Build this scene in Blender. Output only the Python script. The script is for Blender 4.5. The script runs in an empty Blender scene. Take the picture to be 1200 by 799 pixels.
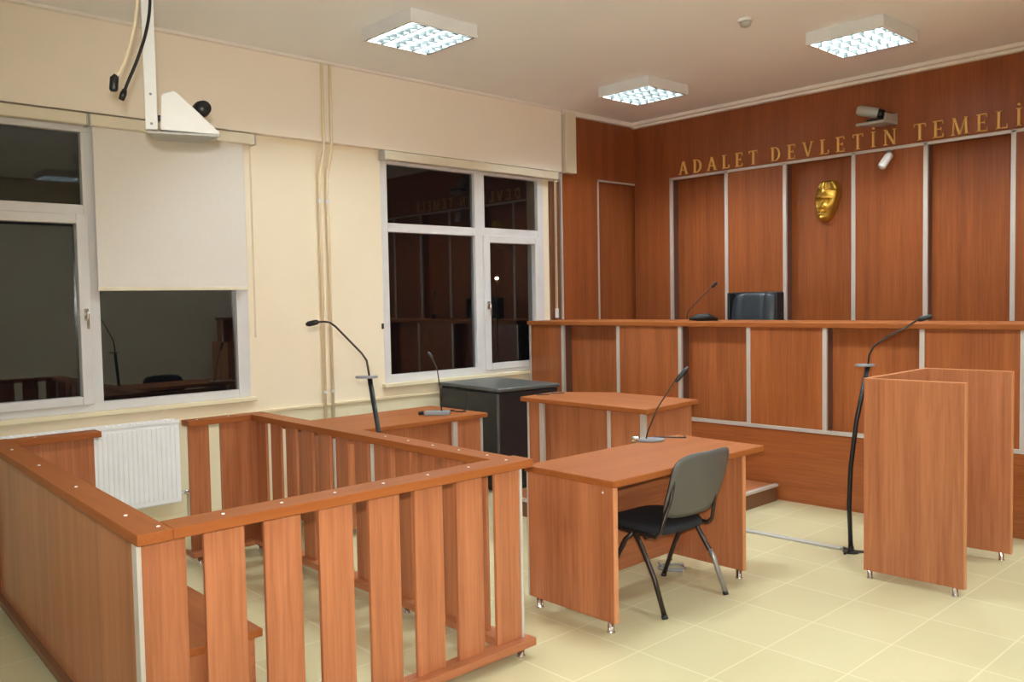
import bpy, bmesh, math, random
from mathutils import Vector, Matrix
random.seed(7)
S = bpy.context.scene
COL = S.collection
PI = math.pi

# ------------------------------------------------------------------ camera
f_px = 1004.5
roll, pitch, yaw = 1.794e-2, 4.804e-2, -8.2248e-1
CAMZ = 1.66
def cam_rows():
    cy, sy = math.cos(yaw), math.sin(yaw)
    right = Vector((cy, -sy, 0)); f = Vector((sy*math.cos(pitch), cy*math.cos(pitch), -math.sin(pitch)))
    down = f.cross(right)
    cr, sr = math.cos(roll), math.sin(roll)
    return cr*right+sr*down, -sr*right+cr*down, f
r_, d_, f_ = cam_rows()
cd = bpy.data.cameras.new('camera'); cam = bpy.data.objects.new('camera', cd); COL.objects.link(cam)
m = Matrix((( r_.x, -d_.x, -f_.x, 0), (r_.y, -d_.y, -f_.y, 0), (r_.z, -d_.z, -f_.z, CAMZ), (0, 0, 0, 1)))
cam.matrix_world = m
cd.sensor_width = 36; cd.lens = f_px/1200*36; cd.clip_start = .02; cd.clip_end = 300
S.camera = cam

# ------------------------------------------------------------------ materials
def s2l(c):
    return tuple(((v/255)/12.92 if v/255 <= .04045 else ((v/255+.055)/1.055)**2.4) for v in c) + (1,)
def newmat(name):
    mt = bpy.data.materials.new(name); mt.use_nodes = True
    nt = mt.node_tree; b = nt.nodes['Principled BSDF']
    return mt, nt, b
def plain(name, rgb, rough=.5, metal=0, noise=.03, nscale=8, bump=0, bscale=200, **kw):
    mt, nt, b = newmat(name)
    tc = nt.nodes.new('ShaderNodeTexCoord'); n = nt.nodes.new('ShaderNodeTexNoise')
    n.inputs['Scale'].default_value = nscale; n.inputs['Detail'].default_value = 3
    nt.links.new(tc.outputs['Object'], n.inputs['Vector'])
    mx = nt.nodes.new('ShaderNodeMix'); mx.data_type = 'RGBA'
    c = s2l(rgb)
    mx.inputs[6].default_value = tuple(v*(1-noise*2) for v in c[:3])+(1,)
    mx.inputs[7].default_value = tuple(min(1, v*(1+noise*2)) for v in c[:3])+(1,)
    nt.links.new(n.outputs['Fac'], mx.inputs[0]); nt.links.new(mx.outputs[2], b.inputs['Base Color'])
    b.inputs['Roughness'].default_value = rough; b.inputs['Metallic'].default_value = metal
    if bump:
        n2 = nt.nodes.new('ShaderNodeTexNoise'); n2.inputs['Scale'].default_value = bscale
        nt.links.new(tc.outputs['Object'], n2.inputs['Vector'])
        bp = nt.nodes.new('ShaderNodeBump'); bp.inputs['Strength'].default_value = bump; bp.inputs['Distance'].default_value = .002
        nt.links.new(n2.outputs['Fac'], bp.inputs['Height']); nt.links.new(bp.outputs['Normal'], b.inputs['Normal'])
    for k, v in kw.items(): b.inputs[k].default_value = v
    return mt
def wood(name, dark, light, axis='z', rough=.34):
    mt, nt, b = newmat(name)
    tc = nt.nodes.new('ShaderNodeTexCoord'); mp = nt.nodes.new('ShaderNodeMapping')
    sc = {'z': (1, 1, .035), 'x': (.035, 1, 1), 'y': (1, .035, 1)}[axis]
    mp.inputs['Scale'].default_value = sc
    nt.links.new(tc.outputs['Object'], mp.inputs['Vector'])
    n = nt.nodes.new('ShaderNodeTexNoise'); n.inputs['Scale'].default_value = 75; n.inputs['Detail'].default_value = 5; n.inputs['Roughness'].default_value = .65
    n2 = nt.nodes.new('ShaderNodeTexNoise'); n2.inputs['Scale'].default_value = 11; n2.inputs['Detail'].default_value = 2
    nt.links.new(mp.outputs[0], n.inputs['Vector']); nt.links.new(mp.outputs[0], n2.inputs['Vector'])
    ad = nt.nodes.new('ShaderNodeMath'); ad.operation = 'MULTIPLY_ADD'; ad.inputs[1].default_value = .55
    nt.links.new(n.outputs['Fac'], ad.inputs[0])
    m2 = nt.nodes.new('ShaderNodeMath'); m2.operation = 'MULTIPLY'; m2.inputs[1].default_value = .45
    nt.links.new(n2.outputs['Fac'], m2.inputs[0]); nt.links.new(m2.outputs[0], ad.inputs[2])
    cr = nt.nodes.new('ShaderNodeValToRGB')
    cr.color_ramp.elements[0].position = .30; cr.color_ramp.elements[0].color = s2l(dark)
    cr.color_ramp.elements[1].position = .66; cr.color_ramp.elements[1].color = s2l(light)
    nt.links.new(ad.outputs[0], cr.inputs[0]); nt.links.new(cr.outputs[0], b.inputs['Base Color'])
    b.inputs['Roughness'].default_value = rough; b.inputs['Specular IOR Level'].default_value = .5
    return mt
WD, WL = (140, 80, 48), (184, 117, 78)
M = {}
M['pz'] = wood('cherry panelling upright grain', (114, 57, 27), (156, 85, 43), 'z')
M['bz'] = wood('bench front upright grain', (126, 65, 30), (170, 97, 52), 'z')
M['bx'] = wood('bench plinth long grain', (122, 62, 28), (164, 93, 49), 'x')
M['wz'] = wood('cherry laminate upright grain', WD, WL, 'z')
M['wx'] = wood('cherry laminate long grain x', WD, WL, 'x')
M['wy'] = wood('cherry laminate long grain y', WD, WL, 'y')
TD, TL = (138, 74, 33), (156, 90, 44)
M['tx'] = wood('cherry worktop grain x', TD, TL, 'x', .5)
M['ty'] = wood('cherry worktop grain y', TD, TL, 'y', .5)
for k_ in ('tx', 'ty'): M[k_].node_tree.nodes['Principled BSDF'].inputs['Specular IOR Level'].default_value = .22
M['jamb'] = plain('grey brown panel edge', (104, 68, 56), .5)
M['edge'] = plain('light wood edge band', (194, 130, 88), .4)
M['silver'] = plain('satin aluminium', (205, 198, 192), .42, .45)
M['chrome'] = plain('chrome', (225, 225, 230), .12, 1)
M['wall'] = plain('cream wall paint', (236, 222, 196), .6, 0, .012, 3, .05, 120)
M['dado'] = plain('off white lower wall paint', (226, 214, 182), .6, 0, .012, 3)
M['soffit'] = plain('beige soffit paint', (238, 227, 212), .65, 0, .012, 3)
M['ceil'] = plain('ceiling paint', (242, 242, 244), .75, 0, .012, 2)
M['corn'] = plain('cornice paint', (236, 229, 222), .6)
M['pvc'] = plain('white pvc', (214, 212, 212), .3)
M['cassette'] = plain('cream blind housing', (222, 212, 190), .45)
M['fabric_blind'] = plain('off white blind cloth', (222, 216, 208), .85, 0, .015, 30)
M['black'] = plain('black plastic', (22, 22, 24), .4)
M['cabinet'] = plain('black cabinet laminate', (30, 31, 34), .3, 0, .05, 20)
M['cabtop'] = plain('dark grey cabinet top', (78, 80, 78), .35)
M['darkmetal'] = plain('dark painted steel', (48, 38, 32), .35, .3)
M['greymetal'] = plain('bare grey steel', (150, 148, 145), .35, .6)
M['greyplastic'] = plain('grey chair shell plastic', (80, 77, 74), .45, 0, .02, 30, .15, 300)
M['seatfab'] = plain('black seat cloth', (20, 21, 26), .9, 0, .1, 200, .3, 500)
M['leather'] = plain('black leather', (46, 53, 60), .38, 0, .08, 20, .2, 90)
M['gold'] = plain('polished gold', (208, 168, 74), .33, .85, .08, 20)
M['goldl'] = plain('brass lettering', (238, 190, 108), .42, .1)
M['white'] = plain('white enamel', (222, 222, 222), .35)
M['rad'] = plain('radiator enamel', (240, 241, 244), .35)
M['greyp'] = plain('grey plastic', (170, 168, 162), .4)
M['greyd'] = plain('mid grey plastic', (128, 130, 134), .4)
M['plinth'] = plain('dark brown plinth board', (112, 72, 46), .5)
M['cream'] = plain('cream cable', (222, 208, 180), .5)
M['pipe'] = plain('cream painted pipe', (230, 212, 178), .4)
# floor tiles
def tile_mat():
    mt, nt, b = newmat('cream floor tiles')
    tc = nt.nodes.new('ShaderNodeTexCoord'); sp = nt.nodes.new('ShaderNodeSeparateXYZ'); nt.links.new(tc.outputs['Object'], sp.inputs[0])
    def M_(op, a, bb=None, c=None):
        n = nt.nodes.new('ShaderNodeMath'); n.operation = op
        for i, v in enumerate((a, bb, c)):
            if v is None: continue
            if isinstance(v, (int, float)): n.inputs[i].default_value = v
            else: nt.links.new(v, n.inputs[i])
        return n.outputs[0]
    TX, TY = .3985, .4500
    u = M_('DIVIDE', M_('ADD', sp.outputs['X'], 2.11+40*TX), TX); v = M_('DIVIDE', M_('ADD', sp.outputs['Y'], -4.005+40*TY), TY)
    fu = M_('ABSOLUTE', M_('SUBTRACT', M_('FRACT', M_('ADD', u, .5)), .5)); fv = M_('ABSOLUTE', M_('SUBTRACT', M_('FRACT', M_('ADD', v, .5)), .5))
    mn = M_('MINIMUM', fu, fv)
    gr = nt.nodes.new('ShaderNodeMapRange'); gr.inputs[1].default_value = .007; gr.inputs[2].default_value = .014; gr.inputs[3].default_value = 1; gr.inputs[4].default_value = 0
    nt.links.new(mn, gr.inputs[0])
    cb = nt.nodes.new('ShaderNodeCombineXYZ'); nt.links.new(M_('FLOOR', u), cb.inputs[0]); nt.links.new(M_('FLOOR', v), cb.inputs[1])
    wn = nt.nodes.new('ShaderNodeTexWhiteNoise'); wn.noise_dimensions = '3D'; nt.links.new(cb.outputs[0], wn.inputs['Vector'])
    ns = nt.nodes.new('ShaderNodeTexNoise'); ns.inputs['Scale'].default_value = 3.5; ns.inputs['Detail'].default_value = 4
    nt.links.new(tc.outputs['Object'], ns.inputs['Vector'])
    fac = M_('MULTIPLY_ADD', wn.outputs['Value'], .35, M_('MULTIPLY', ns.outputs['Fac'], .65))
    mx = nt.nodes.new('ShaderNodeMix'); mx.data_type = 'RGBA'; nt.links.new(fac, mx.inputs[0])
    mx.inputs[6].default_value = s2l((190, 179, 141)); mx.inputs[7].default_value = s2l((198, 187, 150))
    m3 = nt.nodes.new('ShaderNodeMix'); m3.data_type = 'RGBA'; nt.links.new(gr.outputs[0], m3.inputs[0])
    nt.links.new(mx.outputs[2], m3.inputs[6]); m3.inputs[7].default_value = s2l((206, 196, 160))
    nt.links.new(m3.outputs[2], b.inputs['Base Color'])
    b.inputs['Roughness'].default_value = .26
    return mt
M['tile'] = tile_mat()
def glass_mat():
    mt, nt, b = newmat('window glass')
    b.inputs['Base Color'].default_value = (.55, .58, .6, 1); b.inputs['Roughness'].default_value = 0; b.inputs['IOR'].default_value = 1.55
    b.inputs['Transmission Weight'].default_value = 1
    return mt
M['glass'] = glass_mat()
def emit(name, col, st):
    mt, nt, b = newmat(name)
    b.inputs['Base Color'].default_value = col; b.inputs['Emission Color'].default_value = col; b.inputs['Emission Strength'].default_value = st
    return mt
TUBE = 230
M['tube'] = emit('fluorescent tube', (.84, .96, 1.0, 1), TUBE)
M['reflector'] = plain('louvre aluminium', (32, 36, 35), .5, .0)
M['liner'] = plain('grey lamp liner', (34, 38, 37), .6)
M['streetlight'] = emit('street light', (1, .72, .4, 1), 10)

# ------------------------------------------------------------------ mesh builder
class MB:
    def __init__(s): s.v = []; s.f = []
    def add(s, vs, fs):
        o = len(s.v); s.v += [Vector(v) for v in vs]; s.f += [tuple(i+o for i in f) for f in fs]; return s
    def box(s, x0, x1, y0, y1, z0, z1):
        return s.prism([(x0, y0), (x1, y0), (x1, y1), (x0, y1)], z0, z1)
    def prism(s, poly, z0, z1):
        a = sum(poly[i][0]*poly[(i+1) % len(poly)][1]-poly[(i+1) % len(poly)][0]*poly[i][1] for i in range(len(poly)))
        if a < 0: poly = poly[::-1]
        n = len(poly)
        vs = [(p[0], p[1], z0) for p in poly]+[(p[0], p[1], z1) for p in poly]
        fs = [tuple(range(n))[::-1], tuple(range(n, 2*n))]+[(i, (i+1) % n, n+(i+1) % n, n+i) for i in range(n)]
        return s.add(vs, fs)
    def extr(s, pts, d):          # planar polygon (3d points) extruded along vector d
        n = len(pts); d = Vector(d); vs = [Vector(p) for p in pts]+[Vector(p)+d for p in pts]
        return s.add(vs, [tuple(range(n))[::-1], tuple(range(n, 2*n))]+[(i, (i+1) % n, n+(i+1) % n, n+i) for i in range(n)])
    def tube(s, pts, r, n=10, cap=True, sq=None):
        pts = [Vector(p) for p in pts]; rr = r if isinstance(r, (list, tuple)) else [r]*len(pts)
        o = len(s.v); prev = None
        for i, p in enumerate(pts):
            t = (pts[min(i+1, len(pts)-1)]-pts[max(i-1, 0)]).normalized()
            if prev is None:
                a = Vector((0, 0, 1)) if abs(t.z) < .9 else Vector((1, 0, 0)); u = t.cross(a).normalized()
            else: u = (prev-t*prev.dot(t)).normalized()
            prev = u; w = t.cross(u)
            for k in range(n):
                an = 2*PI*k/n; s.v.append(p+(u*math.cos(an)+w*math.sin(an))*rr[i])
        for i in range(len(pts)-1):
            for k in range(n):
                s.f.append((o+i*n+k, o+i*n+(k+1) % n, o+(i+1)*n+(k+1) % n, o+(i+1)*n+k))
        if cap:
            s.f.append(tuple(range(o, o+n))[::-1]); e = o+(len(pts)-1)*n; s.f.append(tuple(range(e, e+n)))
        return s
    def lathe(s, prof, c=(0, 0, 0), n=20):   # prof list of (r,z)
        o = len(s.v); c = Vector(c)
        for r, z in prof:
            for k in range(n): s.v.append(c+Vector((r*math.cos(2*PI*k/n), r*math.sin(2*PI*k/n), z)))
        for i in range(len(prof)-1):
            for k in range(n): s.f.append((o+i*n+k, o+i*n+(k+1) % n, o+(i+1)*n+(k+1) % n, o+(i+1)*n+k))
        s.f.append(tuple(range(o, o+n))[::-1]); e = o+(len(prof)-1)*n; s.f.append(tuple(range(e, e+n)))
        return s
    def build(s, name, mat, parent=None, bevel=0, smooth=False, local=False, seg=2):
        me = bpy.data.meshes.new(name)
        vs = s.v
        if parent is not None and not local:
            inv = world_of(parent).inverted(); vs = [inv @ v for v in s.v]
        me.from_pydata([tuple(v) for v in vs], [], s.f); me.update()
        bm = bmesh.new(); bm.from_mesh(me); bmesh.ops.recalc_face_normals(bm, faces=bm.faces); bm.to_mesh(me); bm.free()
        o = bpy.data.objects.new(name, me); COL.objects.link(o)
        me.materials.append(M[mat] if isinstance(mat, str) else mat)
        if parent is not None: o.parent = parent
        if smooth:
            for p in me.polygons: p.use_smooth = True
        if bevel:
            b = o.modifiers.new('bevel', 'BEVEL'); b.width = bevel; b.segments = seg; b.limit_method = 'ANGLE'; b.angle_limit = math.radians(50)
        return o
def world_of(o):
    mm = Matrix.Identity(4); q = o
    while q is not None:
        mm = (Matrix.Translation(q.location) @ q.rotation_euler.to_matrix().to_4x4()) @ mm; q = q.parent
    return mm
def thing(name, label, cat, loc=(0, 0, 0), rz=0, group=None):
    o = bpy.data.objects.new(name, None); COL.objects.link(o); o.location = loc; o.rotation_euler = (0, 0, rz)
    o.empty_display_size = .1
    o['label'] = label; o['category'] = cat
    if group: o['group'] = group
    return o
def tag(o, label, cat, group=None):
    o['label'] = label; o['category'] = cat
    if group: o['group'] = group
    return o
def struct(o): o['kind'] = 'structure'; return o
def emp(name, loc=(0, 0, 0), rz=0):
    o = bpy.data.objects.new(name, None); COL.objects.link(o); o.location = loc; o.rotation_euler = (0, 0, rz); return o
def part_label(o, l): o['label'] = l; return o
def B(name, mat, parent, *b, bevel=0, local=False):
    mb = MB(); mb.box(*b); return mb.build(name, mat, parent, bevel, local=local)
def rbox(mb, c, hx, hy, hz): mb.box(c[0]-hx, c[0]+hx, c[1]-hy, c[1]+hy, c[2]-hz, c[2]+hz)

XW, YB, ZC = -6.40, 7.89, 3.66
XR, YF = 1.95, -2.2
# ------------------------------------------------------------------ shell
struct(B('floor', 'tile', None, XW-.25, XR+.2, YF-.2, 8.2, -.12, 0))
struct(B('ceiling', 'ceil', None, XW-.25, XR+.2, YF-.2, 8.2, ZC, ZC+.12))
W1 = (1.08, 3.10, .93, 2.96); W2 = (4.38, 6.42, .93, 2.96)
mb = MB(); x0, x1 = XW-.25, XW
for a, b in ((YF-.2, W1[0]), (W1[1], W2[0]), (W2[1], 8.2)): mb.box(x0, x1, a, b, 0, ZC)
for w in (W1, W2):
    mb.box(x0, x1, w[0], w[1], 0, w[2]); mb.box(x0, x1, w[0], w[1], w[3], ZC)
struct(mb.build('wall_left', 'wall'))
struct(B('wall_back', 'pz', None, XW, XR, YB+.135, 8.2, 0, ZC))
struct(B('wall_right', 'wall', None, XR, XR+.2, YF-.2, 8.2, 0, ZC))
struct(B('wall_front', 'wall', None, XW, XR, YF-.2, YF, 0, ZC))
# door behind the camera
dr = struct(B('door_1', 'wz', None, -1.2, -.2, YF, YF+.05, 0, 2.1, bevel=.004))
mb = MB(); mb.tube([(-.3, YF+.05, 1.02), (-.3, YF+.10, 1.02), (-.42, YF+.10, 1.02)], .01); mb.build('door_handle', 'chrome', dr, smooth=True)
# soffit, cornice, conduit, lower wall
struct(B('trim_1', 'soffit', None, XW, XW+.08, YF, 6.635, 3.0, ZC, bevel=.003))
mb = MB(); mb.box(XW+.04, XR, YB-.05, YB+.1, 3.60, ZC); mb.box(XW+.04, XR, YB-.10, YB-.04, 3.625, ZC)
struct(mb.build('trim_2', 'corn', None, .006))
mb = MB(); mb.box(XW+.07, XW+.12, YF, 6.635, 3.635, ZC); mb.box(XW+.03, XW+.09, 6.66, YB, 3.61, ZC)
struct(mb.build('trim_3', 'corn', None, .006))
mb = MB(); mb.box(XW, XW+.012, YF, 6.55, .1, .79)
struct(mb.build('trim_4', 'dado', None, .002))
mb = MB(); mb.box(XW, XW+.028, YF, 6.55, .79, .812)
struct(mb.build('trim_5', 'pipe', None, .003))
struct(B('baseboard_left', 'dado', None, XW, XW+.02, YF, 6.1, 0, .1, bevel=.002))
struct(B('baseboard_right', 'dado', None, XR-.02, XR, YF, 6.2, 0, .1, bevel=.002))
# end box of the soffit
struct(B('trim_6', 'cassette', None, XW+.04, XW+.11, 6.672, 6.83, 2.995, 3.64, bevel=.004))
# wood board beside second window
struct(B('trim_7', 'plinth', None, XW, XW+.03, 6.50, 6.64, .9, 2.9, bevel=.002))

# ------------------------------------------------------------------ wall cladding, left side
cl = struct(emp('wall_left_cladding', (XW, 6.66, 0)))
cl.name = 'trim_8'
mb = MB(); mb.box(XW, XW+.04, 6.66, 7.245, 0, ZC); mb.box(XW, XW+.04, 7.245, YB+.135, 2.965, ZC)
mb.build('panel', 'pz', cl, .002)
B('recessed_panel', 'pz', cl, XW, XW+.004, 7.245, YB+.135, 0, 2.965)
mb = MB(); mb.box(XW+.0, XW+.047, 6.645, 6.67, 0, 2.995); mb.build('edge_strip', 'silver', cl, .002)
mb = MB(); mb.box(XW+.02, XW+.047, 7.235, 7.257, 0, 2.975); mb.box(XW+.02, XW+.047, 7.235, YB+.05, 2.955, 2.975); mb.build('edge_strip', 'silver', cl, .002)
# back cladding
bc = struct(emp('trim_9', (0, YB, 0)))
B('upper_panel', 'pz', bc, XW+.04, XR, YB, YB+.135, 2.965, ZC)
mb = MB(); mb.box(XW+.04, -5.84, YB, YB+.135, 0, 2.965); mb.build('panel', 'pz', bc)
VX = [-5.84, -5.127, -4.451, -3.744, -3.088, -2.388, -1.70, -1.02, -.34, .34, 1.02, 1.70]
for i in range(len(VX)):
    a = VX[i]; b = VX[i+1] if i+1 < len(VX) else XR
    if i % 2: mb = MB(); mb.box(a, b, YB, YB+.135, 0, 2.965); mb.build('panel', 'pz', bc)
    else:
        B('recessed_panel', 'pz', bc, a, b, YB+.125, YB+.135, 0, 2.965)
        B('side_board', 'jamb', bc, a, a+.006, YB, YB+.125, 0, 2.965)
for x in VX:
    mb = MB(); mb.box(x-.019, x+.019, YB-.008, YB+.02, 0, 2.98); mb.build('edge_strip', 'silver', bc, .003)
mb = MB(); mb.box(-5.855, XR, YB-.008, YB+.02, 2.957, 2.985); mb.build('top_strip', 'silver', bc, .003)

# ------------------------------------------------------------------ windows
def window(n, w, panes, frames, sash, handle):
    root = struct(emp('window_%d' % n, (XW, w[0], w[2])))
    fx0, fx1 = XW-.07, XW+.004
    mb = MB()
    for fr in frames: mb.box(fx0, fx1, *fr)
    mb.build('window_frame', 'pvc', root, .004)
    mb = MB(); a, b, c, d, t = sash
    sx = XW+.022
    mb.box(fx0+.01, sx, a, a+t, c, d); mb.box(fx0+.01, sx, b-t, b, c, d); mb.box(fx0+.01, sx, a+t, b-t, c, c+t*.8); mb.box(fx0+.01, sx, a+t, b-t, d-t*.9, d)
    mb.build('sash', 'pvc', root, .006)
    for p in panes: B('glass_pane', 'glass', root, XW-.045, XW-.035, *p)
    hy, hz = handle
    mb = MB(); mb.box(sx, sx+.01, hy-.013, hy+.013, hz-.03, hz+.05); mb.tube([(sx+.01, hy, hz+.03), (sx+.035, hy, hz+.03), (sx+.04, hy, hz+.015), (sx+.04, hy, hz-.09)], .009)
    mb.build('window_handle', 'chrome', root, 0, True)
    mb = MB(); mb.box(XW-.02, XW+.055, w[0]-.03, w[1]+.03, w[2]-.035, w[2]); mb.build('window_sill', 'dado', root, .006)
    return root
# frames are y0,y1,z0,z1
z0, z1 = W1[2], W1[3]
window(1, W1, [(1.17, 1.85, 1.04, 2.22), (1.13, 1.90, 2.36, 2.88), (1.98, 3.01, .98, 2.30), (1.98, 3.01, 2.36, 2.88)],
       [(1.08, 1.14, z0, z1), (3.00, 3.10, z0, z1), (1.905, 1.99, z0+.06, z1-.09), (1.14, 3.0, z0, z0+.062), (1.14, 3.0, z1-.09, z1), (1.14, 1.905, 2.30, 2.37), (1.99, 3.0, 2.29, 2.37)],
       (1.13, 1.925, .98, 2.305, .075), (1.89, 1.60))
window(2, W2, [(4.44, 5.48, .99, 2.30), (4.44, 5.48, 2.36, 2.9), (5.64, 6.29, 1.02, 2.24), (5.6, 6.34, 2.36, 2.9)],
       [(4.38, 4.448, z0, z1), (6.335, 6.42, z0, z1), (5.475, 5.60, z0+.07, z1-.07), (4.448, 6.335, z0, z0+.072), (4.448, 6.335, z1-.07, z1), (4.448, 5.475, 2.288, 2.368), (5.6, 6.335, 2.288, 2.375)],
       (5.57, 6.355, .965, 2.30, .08), (5.61, 1.60))

# roller blinds
def blind(y0, y1, drop, label, cass=(2.905, 2.985)):
    t = thing('roller_blind', label, 'roller blind', (XW+.05, (y0+y1)/2, cass[1]), 0)
    mb = MB(); mb.box(XW+.025, XW+.105, y0, y1, cass[0], cass[1]); mb.build('cassette', 'cassette', t, .008)
    for y in (y0, y1):
        B('end_cap', 'greyp', t, XW+.022, XW+.109, y-.006, y+.006, cass[0]-.004, cass[1]-.001, bevel=.002)
    if drop:
        B('blind_cloth', 'fabric_blind', t, XW+.045, XW+.049, y0+.03, y1-.08, drop, cass[0]+.01)
        B('hem_bar', 'cassette', t, XW+.04, XW+.054, y0+.025, y1-.075, drop-.012, drop+.016, bevel=.004)
    return t
b1 = blind(.95, 1.925, 0, 'cream roller blind wound up over the opening sash of the left window')
b2 = blind(1.94, 3.15, 1.785, 'off-white roller blind pulled halfway down over the left window')
mb = MB(); mb.tube([(XW+.06, 3.12, 2.9), (XW+.06, 3.12, 1.40)], .003, 6); mb.tube([(XW+.075, 3.12, 2.9), (XW+.075, 3.12, 1.40)], .003, 6); mb.build('chain', 'cream', b2)
b3 = blind(4.36, 6.56, 0, 'cream roller blind wound up above the far right window', (2.912, 2.992))
mb = MB(); mb.tube([(XW+.06, 6.535, 2.9), (XW+.06, 6.535, 1.5)], .004, 6); mb.tube([(XW+.08, 6.535, 2.9), (XW+.08, 6.535, 1.5)], .004, 6); mb.build('chain', 'cream', b3)
mb = MB(); mb.box(XW+.055, XW+.085, 6.52, 6.55, 1.46, 1.56); mb.build('chain_weight', 'white', b3, .004)
o = B('cord_cleat', 'black', None, XW, XW+.02, 4.355, 4.37, 1.42, 1.47, bevel=.004)
tag(o, 'tiny black cord hook on the wall left of the far window', 'hook')

# heating pipes
def pipe(y, lab):
    t = thing('heating_pipe', lab, 'pipe', (XW+.03, y, 0.1))
    mb = MB(); mb.tube([(XW+.03, y, .12), (XW+.03, y, 2.66), (XW+.035, y+.002, 2.74), (XW+.09, y+.012, 2.92), (XW+.098, y+.014, 2.99), (XW+.098, y+.014, ZC)], .013, 12)
    mb.build('riser', 'pipe', t, 0, True)
    mb = MB(); mb.tube([(XW+.03, y, 2.50), (XW+.03, y, 2.53)], .019, 12); mb.build('clamp', 'white', t)
    mb = MB(); mb.tube([(XW+.03, y, .9), (XW+.03, y, .92)], .019, 12); mb.build('clamp', 'white', t)
pipe(3.748, 'cream vertical heating pipe between the windows, left of the pair')
pipe(3.822, 'cream vertical heating pipe between the windows, right of the pair')

# radiator
t = thing('radiator', 'white ribbed panel radiator under the left window', 'radiator', (XW+.06, 1.85, .2))
mb = MB(); mb.box(XW+.07, XW+.125, 1.2, 2.47, .21, .815); mb.build('front_panel', 'rad', t, .012)
mb = MB()
y = 1.225
while y < 2.45: mb.box(XW+.12, XW+.129, y, y+.020, .25, .78); y += .0335
mb.build('ribs', 'rad', t, .003)
B('back_panel', 'rad', t, XW+.03, XW+.05, 1.2, 2.47, .22, .80, bevel=.005)
mb = MB()
for k in range(30): mb.box(XW+.035, XW+.12, 1.21+k*.0425, 1.228+k*.0425, .812, .82)
mb.box(XW+.03, XW+.04, 1.2, 2.47, .80, .825); mb.box(XW+.115, XW+.125, 1.2, 2.47, .80, .825)
mb.build('top_grille', 'rad', t)
mb = MB(); mb.tube([(XW+.08, 2.47, .27), (XW+.08, 2.52, .27), (XW+.08, 2.53, .24), (XW+.08, 2.53, .0)], .009); mb.tube([(XW+.08, 2.49, .27), (XW+.08, 2.55, .27)], .016); mb.build('valve', 'chrome', t, 0, True)
for y in (1.4, 2.25): mb = MB(); mb.box(XW+.013, XW+.04, y, y+.03, .3, .75); mb.build('wall_bracket', 'rad', t)

# ------------------------------------------------------------------ ceiling lamps
def make_lamp():
    t = thing('ceiling_light', '', 'ceiling light', (0, 0, ZC), 0, 'louvred ceiling lights')
    h = .30; zb = -.092
    mb = MB()   # housing: sides + top
    mb.box(-h, h, -h, h, -.012, 0)
    for s in (-1, 1):
        mb.box(min(s*h, s*(h-.022)), max(s*h, s*(h-.022)), -h, h, zb, -.01)
        mb.box(-h+.02, h-.02, min(s*h, s*(h-.022)), max(s*h, s*(h-.022)), zb, -.01)
    mb.build('housing', 'white', t, .003, local=True)
    mb = MB(); mb.box(-h+.022, h-.022, -h+.022, h-.022, -.016, -.012)
    for q in (-1, 1):
        mb.box(min(q*.280, q*.288), max(q*.280, q*.288), -.288, .288, -.09, -.016); mb.box(-.28, .28, min(q*.280, q*.288), max(q*.280, q*.288), -.09, -.016)
    mb.build('inner_liner', 'liner', t, local=True)
    for k in range(4):
        y = -.21+k*.14
        mb = MB(); mb.tube([(-.275, y, -.044), (.275, y, -.044)], .012, 10); mb.build('tube', 'tube', t, 0, True, local=True)
    mb = MB()
    for k in range(5):
        y = -.28+k*.14; mb.box(-h+.02, h-.02, y-.006, y+.006, zb, -.036)
    mb.build('reflector_blades', 'reflector', t, .002, local=True)
    mb = MB()
    for k in range(7):
        x = -.249+k*.083; mb.box(x-.0015, x+.0015, -h+.02, h-.02, zb+.002, -.052)
    mb.build('louvre', 'reflector', t, local=True)
    return t
lamp = make_lamp()
LP = [(-5.09, 3.86, 'square louvred ceiling light nearest the windows, above the dock end'), (-5.16, 6.55, 'square louvred ceiling light in the back left corner by the panelling'), (-3.03, 6.52, 'square louvred ceiling light in front of the gold lettering'),
      (-3.03, 3.86, 0), (-.85, 6.52, 0), (-.85, 3.86, 0), (-3.03, -1.1, 0), (1.05, 6.52, 0), (1.05, 3.86, 0), (1.05, 1.15, 0)]  # negative-y lamp is unseen, added to brighten the dock's solid left panel
for i, (x, y, l) in enumerate(LP):
    if i == 0: r = lamp
    else:
        r = lamp.copy(); COL.objects.link(r)
        for c in list(lamp.children):
            q = c.copy(); COL.objects.link(q); q.parent = r
    r.location = (x, y, ZC)
    r['label'] = l if l else 'square louvred ceiling light beyond the edges of the picture'
# smoke detector
t = thing('smoke_detector', 'small white round smoke detector on the ceiling between the lights', 'smoke detector', (-3.45, 5.57, ZC))
mb = MB(); mb.lathe([(.055, 0), (.055, -.015), (.048, -.02)]); mb.build('mounting_plate', 'white', t, 0, local=True)
mb = MB(); mb.lathe([(.04, -.02), (.042, -.03), (.034, -.05), (.018, -.056)]); mb.build('sensor_cap', 'greyp', t, 0, True, local=True)

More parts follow.
